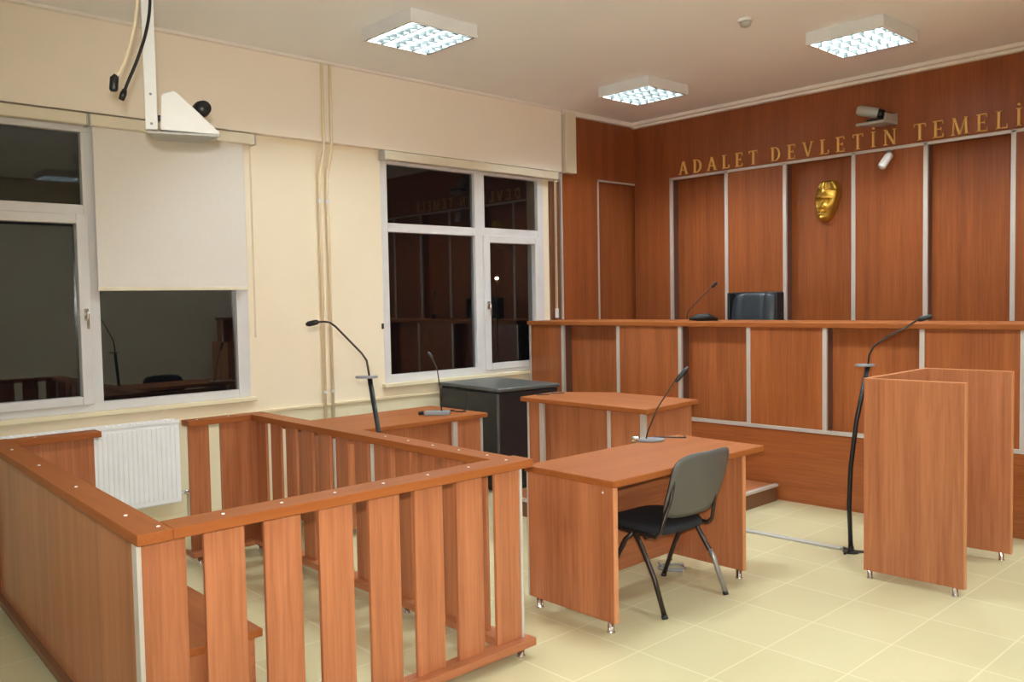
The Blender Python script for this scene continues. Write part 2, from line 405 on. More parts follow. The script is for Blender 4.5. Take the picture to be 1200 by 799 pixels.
# ------------------------------------------------------------------ judge bench and dais
JB = emp('judge_bench', (-4.0, 6.245, 0), math.radians(2.3)); tag(JB, 'long high wooden judges\' bench with silver strips across the room\'s end', 'bench')
def lx(xw): return (xw+4.0)
XE0 = -2.345; XE1 = 5.75
VB = [-5.90, -5.21, -4.525, -3.857, -3.205, -2.485, -1.845, -1.16, -.48, .2, .88, 1.5]
ZS = .585; ZT = 1.44
B('plinth_panel', 'bx', JB, XE0, XE1, 0, .03, 0, ZS, local=True)
o = B('plinth_strip', 'silver', JB, XE0, XE1, -.012, .03, ZS-.012, ZS+.018, bevel=.003, local=True)
edges = [XE0]+[lx(v) for v in VB]+[XE1]
for i in range(len(edges)-1):
    a, b = edges[i], edges[i+1]
    if i % 2 == 1:
        B('recessed_panel', 'bz', JB, a, b, .125, .145, ZS, ZT-.04, local=True)
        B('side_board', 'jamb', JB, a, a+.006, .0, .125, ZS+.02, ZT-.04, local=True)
    else: B('front_panel', 'bz', JB, a, b, 0, .145, ZS+.016, ZT-.04, local=True)
for v in VB:
    B('edge_strip', 'silver', JB, lx(v)-.017, lx(v)+.017, -.01, .02, ZS+.018, ZT-.04, bevel=.003, local=True)
B('end_strip', 'silver', JB, XE0-.012, XE0+.01, -.01, .03, ZS+.018, ZT-.04, bevel=.003, local=True)
B('end_panel', 'bz', JB, XE0, XE0+.03, .03, .62, 0, ZT-.04, local=True)
B('benchtop', 'tx', JB, XE0-.015, XE1, -.035, .62, ZT-.04, ZT, bevel=.005, local=True)
t = thing('dais', 'raised wooden judges\' floor hidden behind the bench', 'platform', (-2.5, 7.2, 0))
mb = MB(); mb.prism([(XW+.05, 6.80), (XR-.05, 7.13), (XR-.05, YB-.01), (XW+.05, YB-.01)], 0, .5); mb.build('deck', 'wx', t)

# clerk platform
t = thing('clerk_platform', 'low wooden step with silver nosing under the clerk desk', 'platform', (-4.6, 5.3, 0))
mb = MB(); mb.prism([(-5.0, 4.47), (-3.585, 4.47), (-3.585, 6.225), (-5.0, 6.165)], 0, .125); mb.build('riser', 'plinth', t, .002)
mb = MB(); mb.prism([(-5.0, 4.47), (-3.585, 4.47), (-3.585, 6.225), (-5.0, 6.165)], .125, .132); mb.build('deck_board', 'wy', t)
mb = MB(); mb.prism([(-3.61, 4.455), (-3.572, 4.455), (-3.572, 6.225), (-3.61, 6.223)], .118, .14); mb.prism([(-5.0, 4.455), (-3.61, 4.455), (-3.61, 4.49), (-5.0, 4.49)], .118, .14); mb.build('nosing', 'silver', t, .003)
# clerk desk
t = thing('clerk_desk', 'wooden clerk desk with silver strips on the step before the judges\' bench', 'desk', (-4.2, 4.9, .14))
mb = MB(); mb.prism([(-4.80, 4.53), (-3.575, 4.53), (-3.645, 5.23), (-4.43, 5.22), (-4.84, 4.95)], .875, .91); mb.build('desktop', 'tx', t, .005)
def xy_face(px): return px
fy = 4.565
XS = [-4.745, -4.60, -3.93, -3.63]
B('front_panel', 'wz', t, XS[0], XS[1], fy, fy+.06, .145, .875)
B('front_panel', 'wz', t, XS[2], XS[3], fy, fy+.06, .145, .875)
B('recessed_panel', 'wz', t, XS[1], XS[2], fy+.05, fy+.07, .145, .875)
for a, b in ((XS[0]-.008, XS[0]+.008), (XS[1]-.02, XS[1]+.02), (XS[2]-.014, XS[2]+.014), (XS[3]-.02, XS[3]+.02)):
    B('edge_strip', 'silver', t, a, b, fy-.008, fy+.02, .145, .875, bevel=.003)
mb = MB(); mb.prism([(-3.64, fy+.02), (-3.612, fy+.02), (-3.67, 5.18), (-3.698, 5.18)], .145, .875); mb.build('side_panel', 'wz', t)
mb = MB(); mb.prism([(-4.75, fy+.02), (-4.722, fy+.02), (-4.76, 4.9), (-4.79, 4.9)], .145, .875); mb.build('side_panel', 'wz', t)

# left table
t = thing('side_table', 'wooden table with silver strips by the window wall behind the dock', 'table', (-5.5, 3.8, 0))
B('tabletop', 'ty', t, -5.88, -5.15, 3.08, 4.50, .725, .76, bevel=.005)
fx = -5.185
B('front_panel', 'wz', t, fx-.05, fx, 4.19, 4.46, .06, .725)
B('recessed_panel', 'wz', t, fx-.07, fx-.05, 3.42, 4.19, .06, .725)
B('front_panel', 'wz', t, fx-.05, fx, 3.12, 3.42, .06, .725)
for y, w in ((3.12, .01), (3.42, .018), (4.19, .022), (4.46, .012)):
    B('edge_strip', 'silver', t, fx-.02, fx+.008, y-w, y+w, .06, .725, bevel=.003)
B('side_panel', 'wz', t, -5.84, fx-.02, 4.44, 4.465, .06, .725); B('side_panel', 'wz', t, -5.84, fx-.02, 3.115, 3.14, .06, .725)
def foot(mb, x, y, h=.05, r=.017): mb.lathe([(r*1.25, 0), (r*1.25, .006), (r, .009), (r, h)], (x, y, 0), 16)
for x, y in ((-5.24, 3.2), (-5.24, 4.4), (-5.8, 3.14), (-5.8, 4.44)):
    mb = MB(); foot(mb, x, y, .062); mb.build('foot', 'chrome', t, 0, True)

# black cabinet
CBT = .905
t = thing('black_cabinet', 'black two-door low cabinet standing under the far window', 'cabinet', (-5.42, 4.87, 0), math.radians(-5))
mb = MB(); mb.box(-.90, 0, .0, .66, .05, CBT-.04); mb.build('body', 'cabinet', t, .004, local=True)
mb = MB(); mb.box(-.92, .015, -.02, .68, CBT-.035, CBT); mb.build('top_board', 'cabtop', t, .012, local=True, seg=3)
for a, b in ((-.895, -.452), (-.448, -.005)):
    d = MB().box(a, b, -.02, .0, .07, CBT-.05).build('door', 'cabinet', t, .003, local=True)
    hx = -.47 if b < -.4 else -.43
    q = MB().tube([(hx, -.02, .52), (hx, -.045, .53), (hx, -.045, .62), (hx, -.02, .63)], .005).build('handle', 'greyd', d, 0, True, local=True)
B('kick_board', 'black', t, -.88, -.02, .03, .64, 0, .05, local=True)
B('edge_highlight', 'cabtop', t, -.012, .004, -.022, .0, .07, CBT-.05, bevel=.002, local=True)  # lighter grey strip paints the highlight down the cabinet's front corner

# ------------------------------------------------------------------ front desk
t = thing('desk', 'cherry wood desk on chrome feet with the grey chair pulled up', 'desk', (-3.0, 3.85, 0))
B('desktop', 'ty', t, -3.33, -2.70, 3.165, 4.54, .732, .768, bevel=.005)
for y, nm in ((3.175, 0), (4.325, 1)):
    sp = B('side_panel', 'wz', t, -3.315, -2.715, y, y+.028, .055, .732)
    B('edge_band', 'edge', sp, -2.716, -2.710, y-.001, y+.029, .055, .732)
    B('edge_band', 'silver', sp, -3.322, -3.312, y-.001, y+.029, .055, .732)
B('modesty_panel', 'wy', t, -3.19, -3.168, 3.203, 4.325, .09, .70)
for x, y in ((-2.75, 3.19), (-3.25, 3.19), (-2.75, 4.34), (-3.25, 4.34)):
    mb = MB(); foot(mb, x, y, .056); mb.build('foot', 'chrome', t, 0, True)
mb = MB(); mb.tube([(-2.78, 3.1745, .70), (-2.78, 3.1765, .70)], .006); mb.build('screw_cap', 'white', t)

# ------------------------------------------------------------------ visitor chair
def make_chair(loc, rz, label):
    t = thing('visitor_chair', label, 'chair', loc, rz)   # sitter faces -x locally ; back at +x
    # seat pad
    n = 14; mb = MB(); prof = []
    def se(a, hx, hy, p=4):
        c, s = math.cos(a), math.sin(a); return (math.copysign(abs(c)**(2/p), c)*hx, math.copysign(abs(s)**(2/p), s)*hy)
    N = 32; rings = []
    for z, k in ((.405, .93), (.412, .985), (.425, 1.0), (.44, .985), (.450, .93), (.456, .75), (.458, .4)):
        rings.append([(se(2*PI*i/N, .215*k, .225*k)[0], se(2*PI*i/N, .215*k, .225*k)[1], z+.012*math.cos(se(2*PI*i/N, .215*k, .225*k)[0]*7)-.012) for i in range(N)])
    vs = [p for r in rings for p in r]; fs = [tuple(range(N))[::-1], tuple(range((len(rings)-1)*N, len(rings)*N))]
    for j in range(len(rings)-1):
        for i in range(N): fs.append((j*N+i, j*N+(i+1) % N, (j+1)*N+(i+1) % N, (j+1)*N+i))
    mb.add(vs, fs); seat = mb.build('seat', 'seatfab', t, 0, True, local=True)
    # seat under shell
    mb = MB(); vs = []
    for z, k in ((.392, .88), (.398, .95), (.408, .99)):
        vs += [(se(2*PI*i/N, .215*k, .225*k)[0], se(2*PI*i/N, .215*k, .225*k)[1], z) for i in range(N)]
    fs = [tuple(range(N))[::-1], tuple(range(2*N, 3*N))]
    for j in range(2):
        for i in range(N): fs.append((j*N+i, j*N+(i+1) % N, (j+1)*N+(i+1) % N, (j+1)*N+i))
    mb.add(vs, fs); mb.build('seat_shell', 'black', t, 0, True, local=True)
    # backrest: curved shell; rear shell grey, front pad black
    def back(x_off, thick, kx, name, mat):
        NU, NV = 16, 12; V = {}; vs = []; fs = []
        def P(u, v, off):   # u,v in -1..1 with rounded outline
            p = 4.5 if v > 0 else 6
            # map square to superellipse
            r = (abs(u)**p+abs(v)**p)**(1/p) if (u or v) else 0
            mx = max(abs(u), abs(v)); k = (mx/r) if r else 1
            uu, vv = u*k*kx, v*k*kx
            hw = .244+.004*vv
            y = uu*hw+.062; z = .662+vv*.182
            x = .222+.062*(vv+1)*.9-.05*uu*uu + .012*(1-vv*vv) + off
            return (x, y, z)
        for side, off in ((0, x_off), (1, x_off+thick)):
            for j in range(NV+1):
                for i in range(NU+1):
                    u = -1+2*i/NU; v = -1+2*j/NV
                    e = max(abs(u), abs(v))**8
                    o_ = off - (thick*.4*e if side else -thick*.4*e)
                    vs.append(P(u, v, o_))
        K = (NU+1)*(NV+1)
        for j in range(NV):
            for i in range(NU):
                a = j*(NU+1)+i; fs.append((a, a+1, a+NU+2, a+NU+1)); fs.append((K+a, K+a+NU+1, K+a+NU+2, K+a+1))
        rim = [i for i in range(NU+1)]+[j*(NU+1)+NU for j in range(1, NV+1)]+[NV*(NU+1)+i for i in range(NU-1, -1, -1)]+[j*(NU+1) for j in range(NV-1, 0, -1)]
        for a, b in zip(rim, rim[1:]+rim[:1]): fs.append((a, b, K+b, K+a))
        mb = MB(); mb.add(vs, fs); return mb.build(name, mat, t, 0, True, local=True)
    back(.0, .014, 1.0, 'back_shell', 'greyplastic'); back(-.022, .022, .95, 'back_pad', 'seatfab')
    # legs : oval tubes
    for s in (-1, 1):
        y = s*.245
        mb = MB(); mb.tube([(.055, y-s*.01, .40), (.10, y, .36), (.205, y+s*.013, .20), (.28, y+s*.02, .008)], .0135, 10)
        leg = mb.build('leg', 'darkmetal', t, 0, True, local=True)
        if s > 0:
            MB().tube([(.181, y+.0105, .235), (.205, y+.013, .20), (.28, y+.02, .010)], .0152, 10).build('grey_sleeve', 'greymetal', leg, 0, True, local=True)['label'] = 'bare grey lower leg'
        MB().tube([(.282, y+s*.0202, 0), (.276, y+s*.02, .018)], .0165, 10).build('foot_cap', 'black', leg, 0, True, local=True)
        mb = MB(); mb.tube([(.045, y-s*.01, .40), (.0, y, .36), (-.09, y+s*.02, .18), (-.165, y+s*.03, .008)], .0135, 10)
        leg = mb.build('leg', 'darkmetal', t, 0, True, local=True)
        MB().tube([(-.167, y+s*.0302, 0), (-.161, y+s*.03, .018)], .0165, 10).build('foot_cap', 'black', leg, 0, True, local=True)
        mb = MB(); mb.tube([(-.17, y-s*.02, .405), (.06, y-s*.02, .398), (.19, y-s*.02, .40), (.222, y-s*.022, .43), (.226, y-s*.03+.02, .50), (.240, y-s*.05+.03, .58), (.262, y-s*.055+.035, .70)], .0105, 10)
        mb.build('side_frame', 'darkmetal', t, 0, True, local=True)
    mb = MB(); mb.tube([(-.15, -.225, .395), (-.15, .225, .395)], .010); mb.tube([(.12, -.225, .385), (.12, .225, .385)], .010); mb.build('cross_bar', 'darkmetal', t, 0, True, local=True)
    return t
make_chair((-2.94, 3.795, 0), math.radians(-2), 'grey-backed chair with black seat and dark legs at the desk')

# ------------------------------------------------------------------ witness stand
t = thing('witness_stand', 'tall three-sided wooden witness stand on chrome feet at right', 'witness stand', (-2.0, 5.3, 0))
zt = 1.168
def panel(poly, nm, edge_poly=None):
    mb = MB(); mb.prism(poly, .05, zt); p = mb.build(nm, 'wz', t)
    mb = MB(); mb.prism(poly, zt, zt+.004)
    if edge_poly: mb.prism(edge_poly, .05, zt+.004)
    mb.build('edge_band', 'edge', p)
panel([(-2.235, 4.845), (-1.700, 4.875), (-1.700, 4.901), (-2.235, 4.871)], 'front_panel', [(-1.700, 4.875), (-1.693, 4.875), (-1.693, 4.901), (-1.700, 4.901)])
panel([(-2.235, 4.871), (-2.209, 4.872), (-2.215, 5.70), (-2.241, 5.70)], 'side_panel')
panel([(-2.241, 5.70), (-1.735, 5.735), (-1.735, 5.761), (-2.241, 5.726)], 'rear_panel', [(-1.735, 5.735), (-1.728, 5.735), (-1.728, 5.761), (-1.735, 5.761)])
for x, y in ((-2.205, 4.86), (-1.745, 4.886), (-1.785, 5.745), (-2.19, 5.715)):
    mb = MB(); foot(mb, x, y, .051, .014); mb.build('foot', 'chrome', t, 0, True)

# ------------------------------------------------------------------ dock
DK = thing('dock', 'slatted wooden defendant\'s dock enclosure filling the front left', 'dock', (-4.1, 1.85, 0))
zr0, zr1 = .893, .930
def P(poly, z0, z1, nm, mat, bevel=.002, par=DK):
    mb = MB(); mb.prism(poly, z0, z1); return mb.build(nm, mat, par, bevel)
# left side (solid); front rail is along y at x~-2.87 ; the left side leans 2.5 degrees
def yl(x): return .955-.0395*(x+2.85)
P([(-2.80, yl(-2.8)), (-2.80, yl(-2.8)+.115), (-5.46, yl(-5.46)+.115), (-5.46, yl(-5.46))], zr0, zr1, 'top_rail', 'tx')
P([(-2.90, yl(-2.9)+.04), (-2.90, yl(-2.9)+.06), (-5.40, yl(-5.4)+.06), (-5.40, yl(-5.4)+.04)], .085, zr0, 'solid_panel', 'wz', 0)
P([(-2.81, yl(-2.8)+.01), (-2.81, yl(-2.8)+.10), (-5.46, yl(-5.46)+.10), (-5.46, yl(-5.46)+.01)], .05, .085, 'bottom_rail', 'plinth')
# front side
P([(-2.93, 1.074), (-2.799, 1.069), (-2.797, 2.715), (-2.93, 2.715)], zr0+.001, zr1+.001, 'top_rail', 'ty')
P([(-2.915, 1.058), (-2.815, 1.058), (-2.815, 2.735), (-2.915, 2.735)], .051, .086, 'bottom_rail', 'wy')
for k in range(8):
    y = .972+.2235*k+(.013 if k == 0 else 0); P([(-2.88, y), (-2.862, y), (-2.862, y+.148), (-2.88, y+.148)], .086, zr0, 'slat', 'wz', .002)
# far side
P([(-2.931, 2.58), (-2.931, 2.70), (-5.44, 2.70), (-5.44, 2.58)], zr0-.001, zr1-.001, 'top_rail', 'tx')
P([(-2.916, 2.59), (-2.916, 2.69), (-5.44, 2.69), (-5.44, 2.59)], .05, .085, 'bottom_rail', 'wx')
for k in range(12):
    x = -3.035-.2005*k; P([(x, 2.63), (x, 2.648), (x-.132, 2.648), (x-.132, 2.63)], .085, zr0, 'slat', 'wz', .002)
# wall side, two lengths with a gap
P([(-5.46, 1.06), (-5.34, 1.06), (-5.34, 1.64), (-5.46, 1.64)], zr0, zr1-.002, 'top_rail', 'ty')
P([(-5.41, 1.07), (-5.39, 1.07), (-5.39, 1.61), (-5.41, 1.61)], .05, zr0, 'solid_panel', 'wz', 0)
P([(-5.46, 2.16), (-5.34, 2.16), (-5.34, 2.58), (-5.46, 2.58)], zr0, zr1-.002, 'top_rail', 'ty')
P([(-5.46, 2.16), (-5.34, 2.16), (-5.34, 2.58), (-5.46, 2.58)], .05, .085, 'bottom_rail', 'wy')
for y in (2.172, 2.383, 2.50):
    P([(-5.402, y), (-5.384, y), (-5.382, y+(.135 if y < 2.45 else .14)), (-5.40, y+(.135 if y < 2.45 else .14))], .085, zr0, 'slat', 'wz', .002)
# silver corner strips
P([(-2.90, .968), (-2.856, .968), (-2.856, .984), (-2.90, .984)], .086, zr0, 'corner_strip', 'silver', .002)
P([(-2.885, 2.685), (-2.856, 2.685), (-2.856, 2.70), (-2.885, 2.70)], .086, zr0, 'corner_strip', 'silver', .002)
P([(-2.90, 2.628), (-2.885, 2.628), (-2.885, 2.65), (-2.90, 2.65)], .086, zr0-.001, 'corner_strip', 'silver', .002)
for x, y in ((-2.865, 2.68), (-2.86, 1.0), (-3.7, 2.64), (-4.5, 2.64), (-5.38, 2.64), (-5.38, 2.22), (-3.7, 1.05), (-4.6, 1.08), (-5.38, 1.12), (-2.865, 1.8)):
    mb = MB(); foot(mb, x, y, .052); mb.build('foot', 'chrome', DK, 0, True)
def cap(x, y, z=zr1+.001):
    mb = MB(); mb.lathe([(.0065, -.002), (.0065, .0015), (.004, .003)], (x, y, z), 10); mb.build('screw_cap', 'white', DK)
for k in range(8): cap(-2.865, 1.045+.2235*k)
for k in range(5): cap(-3.03-.42*k*.5, 2.64, zr1-.001)
for x in (-3.1, -3.75, -4.4, -5.0): cap(x, yl(x)+.055)
for y in (1.3, 2.24, 2.45): cap(-5.4, y, zr1-.002)
# bench inside the dock
t = thing('dock_bench', 'low wooden bench seat inside the dock behind the front slats', 'bench', (-4.0, 1.25, 0))
B('seat', 'tx', t, -5.30, -2.92, 1.10, 1.43, .435, .465, bevel=.004)
B('front_board', 'wx', t, -5.28, -2.95, 1.38, 1.41, 0, .435)
B('end_board', 'wz', t, -2.95, -2.925, 1.10, 1.38, 0, .435); B('end_board', 'wz', t, -5.29, -5.265, 1.10, 1.38, 0, .435)

# ------------------------------------------------------------------ microphones
R2 = Vector((.68, .733, 0))
def head(mb, a, b, r): 
    a, b = Vector(a), Vector(b); mb.tube([a, a.lerp(b, .1), a.lerp(b, .35), a.lerp(b, .8), b], [r*.5, r*.9, r, r, r*.5], 12)
def stand_mic(name, label, base, poles, goose, hd, clampw):
    t = thing(name, label, 'microphone', base)
    mb = MB(); mb.tube(poles, .0145, 12); mb.build('pole', 'black', t, 0, True)
    mb = MB(); mb.lathe([(.05, 0), (.05, .008), (.018, .014), (.018, .04)], base, 20); mb.build('floor_base', 'black', t)
    mb = MB()
    for k in range(3):
        a = .5+k*2*PI/3; mb.tube([Vector(base)+Vector((0, 0, .012)), Vector(base)+Vector((.085*math.cos(a), .085*math.sin(a), .008))], .007)
    mb.build('foot_bar', 'black', t)
    top = Vector(poles[-1])
    mb = MB(); N = 20; c = top - R2*.018
    mb.extr([c+R2*(clampw*math.cos(2*PI*i/N))+Vector((-.733, .68, 0))*(.035*math.sin(2*PI*i/N)) for i in range(N)], (0, 0, .015)); mb.build('holder_plate', 'greyd', t, .003)
    mb = MB(); mb.tube(goose, .0062, 10); mb.build('gooseneck', 'darkmetal', t, 0, True)
    mb = MB(); head(mb, *hd, .016); mb.build('microphone_head', 'black', t, 0, True)
    return t
stand_mic('microphone_stand', 'tall black gooseneck microphone stand beside the witness stand', (-2.52, 5.28, 0),
          [(-2.52, 5.28, .01), (-2.53, 5.276, .3), (-2.522, 5.28, .55), (-2.49, 5.292, .85), (-2.43, 5.32, 1.2)],
          [(-2.43, 5.32, 1.2), (-2.424, 5.323, 1.27), (-2.40, 5.333, 1.325), (-2.33, 5.36, 1.385), (-2.235, 5.398, 1.44), (-2.16, 5.425, 1.497)],
          [(-2.165, 5.423, 1.492), (-2.09, 5.45, 1.515)], .062)
tp = Vector((-4.25, 2.80, 1.215)); up = Vector((0, 0, 1))
bs = tp+R2*.17; bs.z = 0
stand_mic('microphone_stand', 'black gooseneck microphone stand behind the dock\'s far rail by the wall', tuple(bs),
          [bs+up*.01, bs.lerp(tp, .5), tp],
          [tp, tp+up*.06-R2*.008, tp+up*.105-R2*.015, tp+up*.15-R2*.045, tp+up*.305-R2*.19, tp+up*.332-R2*.225, tp+up*.337-R2*.26, tp+up*.335-R2*.30],
          [tp+up*.337-R2*.29, tp+up*.322-R2*.365], .066)
def table_mic(name, label, base, goose, hd, kind, hr=.013):
    t = thing(name, label, 'microphone', base)
    b = Vector(base); mb = MB()
    if kind == 'round':
        N = 24; mb.extr([b+R2*(.085*math.cos(2*PI*i/N)+.03)+Vector((-.733, .68, 0))*(.05*math.sin(2*PI*i/N)) for i in range(N)], (0, 0, .018)); mb.build('base', 'greyd', t, .006)
        mb = MB(); mb.tube([b+R2*-.09+up*.016, b-R2*.04+up*.016], [.016, .02], 12); mb.build('switch_knob', 'chrome', t, 0, True)
    elif kind == 'box':
        mb.extr([b+R2*a+Vector((-.733, .68, 0))*c for a, c in ((-.11, -.06), (.09, -.06), (.09, .06), (-.11, .06))], (0, 0, .03)); mb.build('base', 'greyd', t, .008)
        mb = MB(); mb.tube([b-R2*.12+up*.02, b-R2*.16+up*.012], .014); mb.build('cable_plug', 'black', t)
    else:
        mb.tube([b-R2*.13+up*.02, b-R2*.05+up*.03, b+R2*.04+up*.034, b+R2*.13+up*.012], [.012, .03, .034, .012], 12); mb.build('base', 'black', t, 0, True)
    mb = MB(); mb.tube(goose, [.0045]*len(goose), 8); mb.build('gooseneck', 'darkmetal', t, 0, True)
    mb = MB(); head(mb, *hd, hr); mb.build('microphone_head', 'black', t, 0, True)
    return t
b = Vector((-3.31, 4.19, .769))
table_mic('desk_microphone', 'gooseneck microphone on round grey base on the front desk', tuple(b),
          [b+up*.01, b+up*.06+R2*.012, b+up*.2+R2*.07, b+up*.36+R2*.175, b+up*.40+R2*.21], [b+up*.365+R2*.185, b+up*.455+R2*.265], 'round', .015)
b = Vector((-5.36, 4.17, .76))
table_mic('desk_microphone', 'thin gooseneck microphone on square base on the side table by the window', tuple(b),
          [b+up*.02+R2*.02, b+up*.15+R2*.028, b+up*.26+R2*.008, b+up*.36-R2*.005, b+up*.46-R2*.045], [b+up*.45-R2*.04, b+up*.50-R2*.075], 'box', .012)
b = Vector((-4.47, 6.50, ZT))
table_mic('desk_microphone', 'black gooseneck microphone on the judges\' bench beside the leather chair', tuple(b),
          [b+up*.02-R2*.15, b+up*.09-R2*.135, b+up*.20-R2*.03, b+up*.31+R2*.08], [b+up*.30+R2*.075, b+up*.345+R2*.125], 'blob', .015)
# loose cables
def cable(name, pts, r, mat, lab, sub=6):
    P_ = [Vector(p) for p in pts]; out = []
    for i in range(len(P_)-1):
        p0, p1, p2, p3 = P_[max(i-1, 0)], P_[i], P_[i+1], P_[min(i+2, len(P_)-1)]
        for k in range(sub):
            u = k/sub; out.append(.5*((2*p1)+(p2-p0)*u+(2*p0-5*p1+4*p2-p3)*u*u+(3*p1-p0-3*p2+p3)*u**3))
    out.append(P_[-1]); mb = MB(); mb.tube(out, r, 8); return tag(mb.build(name, mat, None, 0, True), lab, 'cable')
cable('cable', [(-3.36, 4.25, .773), (-3.35, 4.33, .773), (-3.28, 4.40, .773), (-3.20, 4.45, .773), (-3.25, 4.50, .773)], .004, 'black', 'short black microphone cable lying on the front desk top')
cable('cable', [(-5.44, 4.22, .765), (-5.50, 4.30, .765), (-5.44, 4.38, .765), (-5.36, 4.36, .765), (-5.33, 4.42, .765), (-5.40, 4.46, .765)], .006, 'black', 'black cable looped beside the microphone on the side table')
cable('cable', [(-3.26, 4.24, .008), (-3.15, 4.18, .008), (-3.08, 4.25, .008), (-3.14, 4.30, .008), (-3.22, 4.22, .008), (-3.17, 4.14, .008), (-3.05, 4.20, .008)], .006, 'greyd', 'grey cable coiled on the floor under the front desk')
cable('cable', [(-4.70, 4.92, .914), (-4.76, 4.84, .914), (-4.72, 4.76, .914), (-4.77, 4.68, .914)], .004, 'black', 'thin dark cable on the clerk desk\'s left end')
mb = MB(); q = [(-3.78, 5.205), (-2.56, 5.275), (-2.56, 5.325), (-3.78, 5.255)]; mb.prism([(-3.55, 5.216), (-2.585, 5.272), (-2.585, 5.322), (-3.55, 5.266)], 0, .014)
tag(mb.build('cable_cover', 'greyp', None, .006), 'flat grey cable cover strip on the floor leading to the microphone stand', 'cable cover')

# ------------------------------------------------------------------ judge chair
t = thing('office_chair', 'black leather judge\'s chair showing above the bench', 'chair', (-4.46, 7.32, .5), math.radians(-6))
def cushion(name, c, h, tilt=0, mat='leather', flutes=0):
    NX, NZ = 24, 12; vs = []; fs = []
    # box-like superellipsoid cushion, optional vertical flutes in front
    mb = MB(); N = 120
    rings = []
    for j in range(13):
        ph = -PI/2+PI*j/12; cz = math.copysign(abs(math.sin(ph))**.35, math.sin(ph)); k = max(.02, abs(math.cos(ph))**.35)
        ring = []
        for i in range(N):
            a = 2*PI*i/N; ca, sa = math.cos(a), math.sin(a)
            x = math.copysign(abs(ca)**.4, ca)*h[0]*k; y = math.copysign(abs(sa)**.4, sa)*h[1]*k
            if flutes: y *= 1+.5*abs(math.sin(x/h[0]*flutes))
            z = cz*h[2]; ring.append((c[0]+x, c[1]+y+tilt*z, c[2]+z))
        rings.append(ring)
    vs = [p for r in rings for p in r]; fs = [tuple(range(N))[::-1], tuple(range(12*N, 13*N))]
    for j in range(12):
        for i in range(N): fs.append((j*N+i, j*N+(i+1) % N, (j+1)*N+(i+1) % N, (j+1)*N+i))
    mb.add(vs, fs); return mb.build(name, mat, t, 0, True, local=True)
cushion('backrest', (0, .02, .90), (.264, .05, .285), .12, flutes=7)
mb = MB(); mb.box(-.29, .29, .045, .085, .60, 1.195); bf = mb.build('back_frame', 'black', t, .03, local=True, seg=4)
for s in (-1, 1):
    mb = MB(); mb.box(min(s*.262, s*.29), max(s*.262, s*.29), -.04, .07, .62, 1.19); mb.build('side_frame', 'black', t, .012, local=True, seg=3)
cushion('seat', (0, -.22, .46), (.26, .25, .06))
for s in (-1, 1):
    mb = MB(); mb.tube([(s*.29, .03, .66), (s*.30, -.30, .67), (s*.30, -.32, .62), (s*.28, -.30, .44)], .018); mb.build('armrest', 'black', t, 0, True, local=True)
mb = MB(); mb.tube([(0, -.2, .40), (0, -.2, .06)], .03); mb.build('column', 'chrome', t, 0, True, local=True)
for k in range(5):
    a = 2*PI*k/5+.3; mb = MB(); mb.tube([(0, -.2, .085), (.22*math.cos(a), -.2+.22*math.sin(a), .055)], [.022, .014]); lg = mb.build('base_arm', 'black', t, 0, True, local=True)
    mb = MB(); mb.tube([(.23*math.cos(a)-.012, -.2+.23*math.sin(a), .026), (.23*math.cos(a)+.012, -.2+.23*math.sin(a), .026)], .026, 14); mb.build('castor', 'black', lg, 0, True, local=True)

